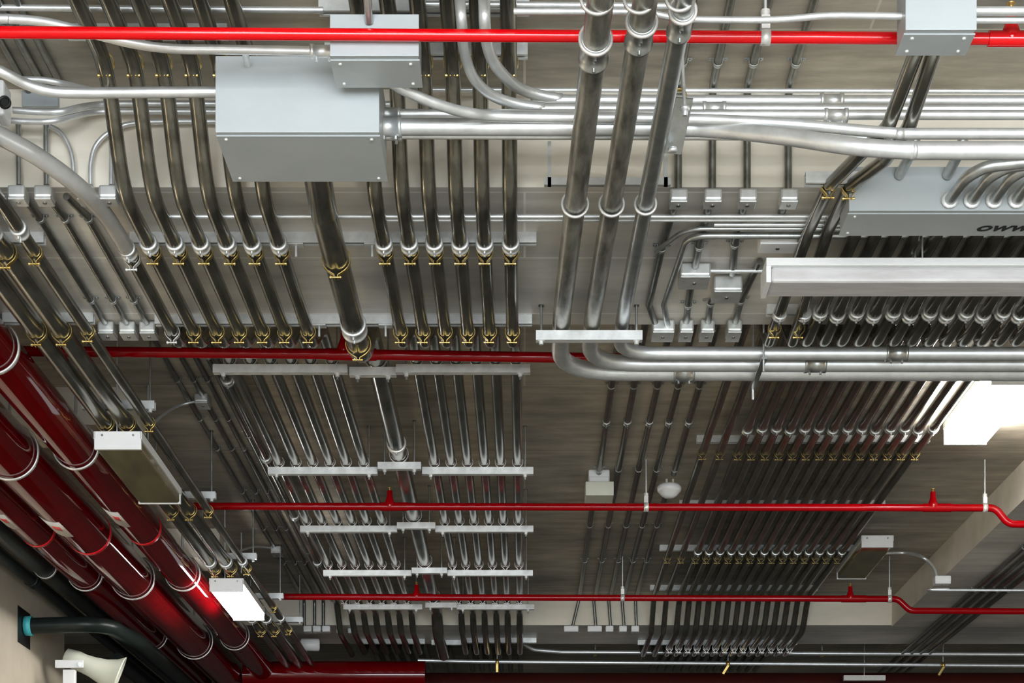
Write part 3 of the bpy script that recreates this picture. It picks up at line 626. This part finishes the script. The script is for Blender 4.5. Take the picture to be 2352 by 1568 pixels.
# black pipes by the wall
o = tag(MB().tube([W(-3.33,-2,2.867), W(-3.33,19,2.867)], .074, 24).build('black_pipe', M_BLACK), 'black pipe in a silver ring, between the red mains and the cream wall', 'pipe')
for Y in (12.7,):
    t = thing('ring_hanger', 'smallest silver ring hanger, round the black pipe near the wall', 'pipe hanger', (-3.33,Y,CAMZ+2.79), 'ring hangers on the red mains')
    MB().ring((-3.33,Y,CAMZ+2.867), (0,1,0), .076, .028, .006, 36).build('ring', M_RING, t)
    MB().cyl((-3.33,Y,CAMZ+2.95), (-3.33,Y,CAMZ+H), .006, 8).build('rod', M_EMT, t)
o = tag(MB().tube([W(-3.50,-2,2.84), W(-3.50,19,2.84)], .045, 20).build('black_pipe', M_BLACK), 'slim black pipe running right beside the cream wall', 'pipe')
coupling(o, W(-3.50,13.0,2.84), .045, M_BLACK, ln=.1)
o = conduit('black pipe coming out of the cream wall and turning away', [W(-3.6,13.15,2.545), W(-3.02,13.15,2.56), W(-2.92,13.9,2.56), W(-2.92,19,2.56)], .058, M_BLACK, R=.22, name='black_pipe', cat='pipe', seg=20)
MB().ring(W(-3.565,13.15,2.545), (1,0,0), .0585, .05, .012, 28).build('sleeve', M_TEAL, o)['label'] = 'teal sleeve at the wall'
o = conduit('lower black pipe in the dark behind the horn speaker', [W(-3.25,14.6,2.55), W(-3.25,19,2.55)], .06, M_BLACK, name='black_pipe', cat='pipe', seg=20)
t = thing('recess_shade_plate', 'black plate standing for the shaded wall recess round the teal sleeve', 'plate', W(-3.6,13.15,2.4))
MB().box(W(-3.6,12.98,2.40), W(-3.596,13.30,2.66)).build('plate', M_INK, t)  # black sheet painted in for the shade inside the recess

# ------------------------------------------------------------------ light fixtures
def fixture(label, x0, x1, Y0, Y1, hb, ht, lit, lens=None, cross=False, group=None, ceil_rods=None):
    t = thing('ceiling_light', label, 'light fixture', ((x0+x1)/2, (Y0+Y1)/2, CAMZ+hb), group)
    z0, z1 = CAMZ+hb, CAMZ+ht; e = .012
    MB().box((x0+.01,Y0+.01,z1-.03), (x1-.01,Y1-.01,z1)).build('housing', M_WHITE, t, bevel=.003)
    lm = lens or (M_LAMP if lit else M_LENS)
    if cross:
        MB().box((x0+.02,Y0+.004,z0), (x1-.02,Y1-.004,z1-.03)).build('lens', lm, t, bevel=.012)
        for xa, xb in ((x0,x0+.02),(x1-.02,x1)): MB().box((xa,Y0,z0-.003), (xb,Y1,z1)).build('end_cap', M_WHITE, t, bevel=.002)
        MB().box((x0,Y0-.006,z1-.03), (x1,Y0+.004,z1)).build('side_rail', M_WHITE, t, bevel=.002)
    else:
        MB().box((x0+.004,Y0+.02,z0), (x1-.004,Y1-.02,z1-.03)).build('lens', lm, t, bevel=.010)
        for ya, yb in ((Y0,Y0+.02),(Y1-.02,Y1)): MB().box((x0,ya,z0-.003), (x1,yb,z1)).build('end_cap', M_WHITE, t, bevel=.002)
        for xa, xb in ((x0-.003,x0+.006),(x1-.006,x1+.003)): MB().box((xa,Y0,z1-.04), (xb,Y1,z1)).build('side_rail', M_WHITE, t, bevel=.002)
        for xs in (x0+.04, x1-.04): MB().cyl((xs,Y0-.003,z1-.02), (xs,Y0+.001,z1-.02), .006, 8).build('screw', M_THIN, t)
    if lit:
        a = area('lamp_tube', ((x0+x1)/2, (Y0+Y1)/2, z0-.004), (0,0,0), (x1-x0)*.9, (Y1-Y0)*.9, FIXTURE_POWER, (1,.965,.89)); a.parent = t; a.location = Vector(a.location)-ORG[t.name]
    if ceil_rods:
        xr = -2.09 if x0 < -2 and not cross else (x0+x1)/2
        for yr in (Y0+.15, Y1-.15): MB().cyl((xr,yr,z1), (xr,yr,CAMZ+ceil_rods), .004, 8).build('rod', M_EMT, t)
    return t
fixture('long unlit white striplight crossing under the beam conduits at right', .934, 2.15, 7.07, 7.24, 2.70, 2.79, False, lens=M_LENSW, cross=True, ceil_rods=SOF)
fixture('glowing ceiling light right of the dark conduit bundle', 2.483, 2.735, 9.72, 10.84, 3.17, H, True, lens=M_LAMPB)
fixture('unlit ceiling light with a dusty reflecting cover near the right longitudinal beam', 2.468, 2.70, 13.39, 14.47, 3.17, 3.255, False)
fixture('unlit light with a dusty cover beside the red mains', -2.172, -1.935, 9.226, 10.30, 2.68, 2.768, False, ceil_rods=H)
fixture('glowing light beside the red mains at lower left', -2.172, -1.94, 12.6, 13.64, 2.68, 2.768, True, ceil_rods=H)
for k, xx in enumerate((-1.78,.72,2.4)):
    fixture(f'lit ceiling light over the camera aisle, {["left","middle","right"][k]} of three', xx, xx+1.22, 2.3, 2.55, 2.93, 3.02, True, cross=True, ceil_rods=H, group='ceiling lights over the camera aisle')

# flexible conduits and small devices
def flex(label, pts, r=.008, m=M_EMT): return conduit(label, pts, r, m, smooth=True, name='flexible_conduit', seg=8)
flex('pale flexible conduit arcing from the left dusty light to a ceiling box', [P(340,985,3.0), P(375,952,3.15), P(415,930,3.25), P(468,918,3.28)])
small_box('small silver ceiling box at the end of the left flexible conduit', P(468,918,3.28).x, 10.25, 10.38, 3.235, 3.29, .075)
flex('thin flexible conduit at the lower left reaching a ceiling box', [P(540,1268,2.95), P(580,1256,3.2), P(610,1256,3.27), P(640,1262,3.28)])
small_box('small silver ceiling box at the lower left above the farthest red pipe', P(637,1262,3.28).x, 13.85, 14.0, 3.235, 3.29, .08)
flex('thin conduit looping from the right dusty light down the longitudinal beam', [P(2035,1270,3.25), P(2085,1270,3.25), Q(2120,1280,13.6), Q(2145,1305,13.7), Q(2153,1335,13.75)], .012)
t = small_box('pale box on the side of the right longitudinal beam', X(2163,13.7), 13.65, 13.75, 2.96, 3.02, .12, None, M_WHITE)
flex('thin conduit leaving the pale beam box to the right edge', [Q(2180,1352,13.7), Q(2250,1355,13.7), Q(3600,1356,13.7)], .011)
flex('faint thin conduit at the far right below the beam box', [Q(2100,1440,16.4), Q(2130,1448,16.4), Q(2250,1452,16.4), Q(3600,1448,16.4)], .012, M_EMTD)
for k in range(4):
    xx = 3.50+.085*k
    o = conduit(f'dark conduit under the right longitudinal beam, {ORD[k]} from left of four', [W(xx,9,3.03), W(xx,15.7,3.03), W(xx,19,3.03)], .018, M_THIN, 'four conduits under the longitudinal beam', seg=10)
    for Y in (12.8,14.2): strap(o, W(xx,Y,3.03), .018)
t = thing('alarm_strobe', 'stacked white fire alarm with a faint red mark under the middle ceiling', 'fire alarm', Q(1375,1137,11.85))
MB().box(Q(1352,1108,11.82), Q(1398,1092,11.97)).build('back_box', M_WHITE, t, bevel=.01)
MB().box(Q(1354,1125,11.80), Q(1396,1109,11.95)).build('label_body', M_WHITE, t, bevel=.004)
MB().box(Q(1362,1122,11.797), Q(1376,1112,11.80)).build('red_mark', M_BAND, t)
MB().box(Q(1345,1137,11.76), Q(1406,1126,11.98)).build('sounder', M_HORN, t, bevel=.004)
t = thing('smoke_detector', 'domed white detector beside the middle red pipe', 'detector', Q(1537,1145,11.95))
MB().lathe(Q(1537,1112,11.95), (0,0,-1), [(0,.02),(.004,.068),(.02,.080),(.045,.077),(.05,.072),(.075,.05),(.088,.03),(.09,.0)], 32).build('dome', M_WHITE, t)
for px in (1531,1546): MB().cyl(Q(px,1114,11.95), Q(px,1100,11.95), .008, 8).build('stem', M_HORN, t)

# far runs behind the far beam
hz('far pale conduit across the bottom, upper of two', [Q(1190,1470,17.0), Q(1225,1492,16.98), Q(1290,1497,16.95), Q(2450,1503,16.95)], .018, M_EMT, R=.2)
hz('far pale conduit across the bottom, lower of two', [Q(960,1516,17.1), Q(1100,1519,17.1), Q(2450,1529,17.1)], .018, M_EMT)
for k, (px, py, g) in enumerate(((1142,1520,1),(1367,1499,0),(1672,1524,1),(1888,1501,0),(2166,1527,1))):
    t = thing('conduit_hanger', f'thin rod hanger with a gold clamp on the far pale conduits, {ORD[k]} from left', 'pipe hanger', Q(px,py,17.05), 'gold clamp hangers at the bottom')
    MB().cyl(Q(px,py,17.05)+Vector((0,0,.02)), Vector((X(px,17.05),17.05,CAMZ+H)), .008, 8).build('rod', M_EMTD, t)
    b = MB(); p = Q(px,py,17.03)
    b.ring(p, (1,0,0), .024, .03, .006, 16)
    if g: b.sweep([p+Vector((0,-.03,-.02)), p+Vector((-.05 if k else 0,-.03,-.10))], [(-.018,-.01),(.018,-.01),(.018,.01),(-.018,.01)], smooth=False)
    b.build('clamp', M_GOLD, t)
for k, (a, b_, y, sd) in enumerate(((1058,1232,1461,'right'),(820,975,1486,'left'),(990,1062,1491,'centre'))):
    strut(f'white channel under the far beam, {sd} bundle', X(a,16.4), X(b_,16.4), 16.4+.05*k, FH, 'channels under the far beam')
for k, (px, x) in enumerate(((780,0),(806,0))):
    small_box(f'tiny white box under the far beam, {"left" if k==0 else "right"} of the pair', X(px,15.95), 15.9, 16.0, 3.02, 3.06, .045, 'tiny box pair', M_WHITE)
t = thing('cable_roll', 'round white drum shaped box at the lower left ceiling behind the conduits', 'box', P(715,1482,2.98))
MB().lathe(Q(690,1480,16.2), (1,.1,0), [(0,.04),(.01,.055),(.16,.055),(.17,.04)], 20).build('drum', M_WHITE, t)
t = thing('striplight_end', 'pale slim light strip glimpsed at the bottom right', 'light fixture', Q(1985,1560,17.3))
MB().box(Q(1938,1562,17.25), Q(2032,1552,17.3)).build('strip', M_TAG, t, bevel=.004)
MB().cyl(Q(1985,1553,17.28), Vector((X(1985,17.28),17.28,CAMZ+H)), .005, 8).build('rod', M_EMTD, t)

# horn speaker on the wall
p0 = Q(165,1512,13.62); ax = Vector((.86,.18,-.34)).normalized()
t = thing('horn_speaker', 'putty coloured horn loudspeaker on the cream wall at bottom left', 'loudspeaker', p0)
MB().lathe(p0, ax, [(-.06,.035),(-.05,.06),(.04,.075),(.09,.07),(.16,.078),(.24,.095),(.31,.125),(.355,.158),(.365,.165),(.362,.152),(.30,.11),(.2,.06),(.12,.03),(.12,0)], 36).build('horn', M_HORN, t)
MB().box(Q(126,1533,13.40), Q(192,1516,13.42)).build('bracket', M_WHITE, t, bevel=.004)
MB().box(Q(144,1600,13.44), Q(176,1540,13.50)).build('stand', M_WHITE, t, bevel=.004)
MB().cyl(Q(184,1525,13.395), Q(184,1525,13.41), .016, 12).build('bolt', M_THIN, t)

# lights added out of view along the left wall to brighten it warmly
for k, Y in enumerate((5.2, 8.4, 11.4)):
    t = thing('added_wash_light', f'added warm light washing the cream wall below the red mains, {ORD[k]} from the camera', 'light fixture', (-3.45,Y,2.5), 'added wash lights on the left wall')
    MB().box((-3.48,Y-.6,2.42), (-3.42,Y+.6,2.56)).build('housing', M_WHITE, t, bevel=.005)
    MB().box((-3.6,Y-.02,2.46), (-3.48,Y+.02,2.52)).build('arm', M_WHITE, t, bevel=.003)
    a = area('lamp_tube', (-3.485-ORG[t.name].x,0,0), (0,math.radians(90),0), .12, 1.1, 26, (1,.90,.74)); a.parent = t
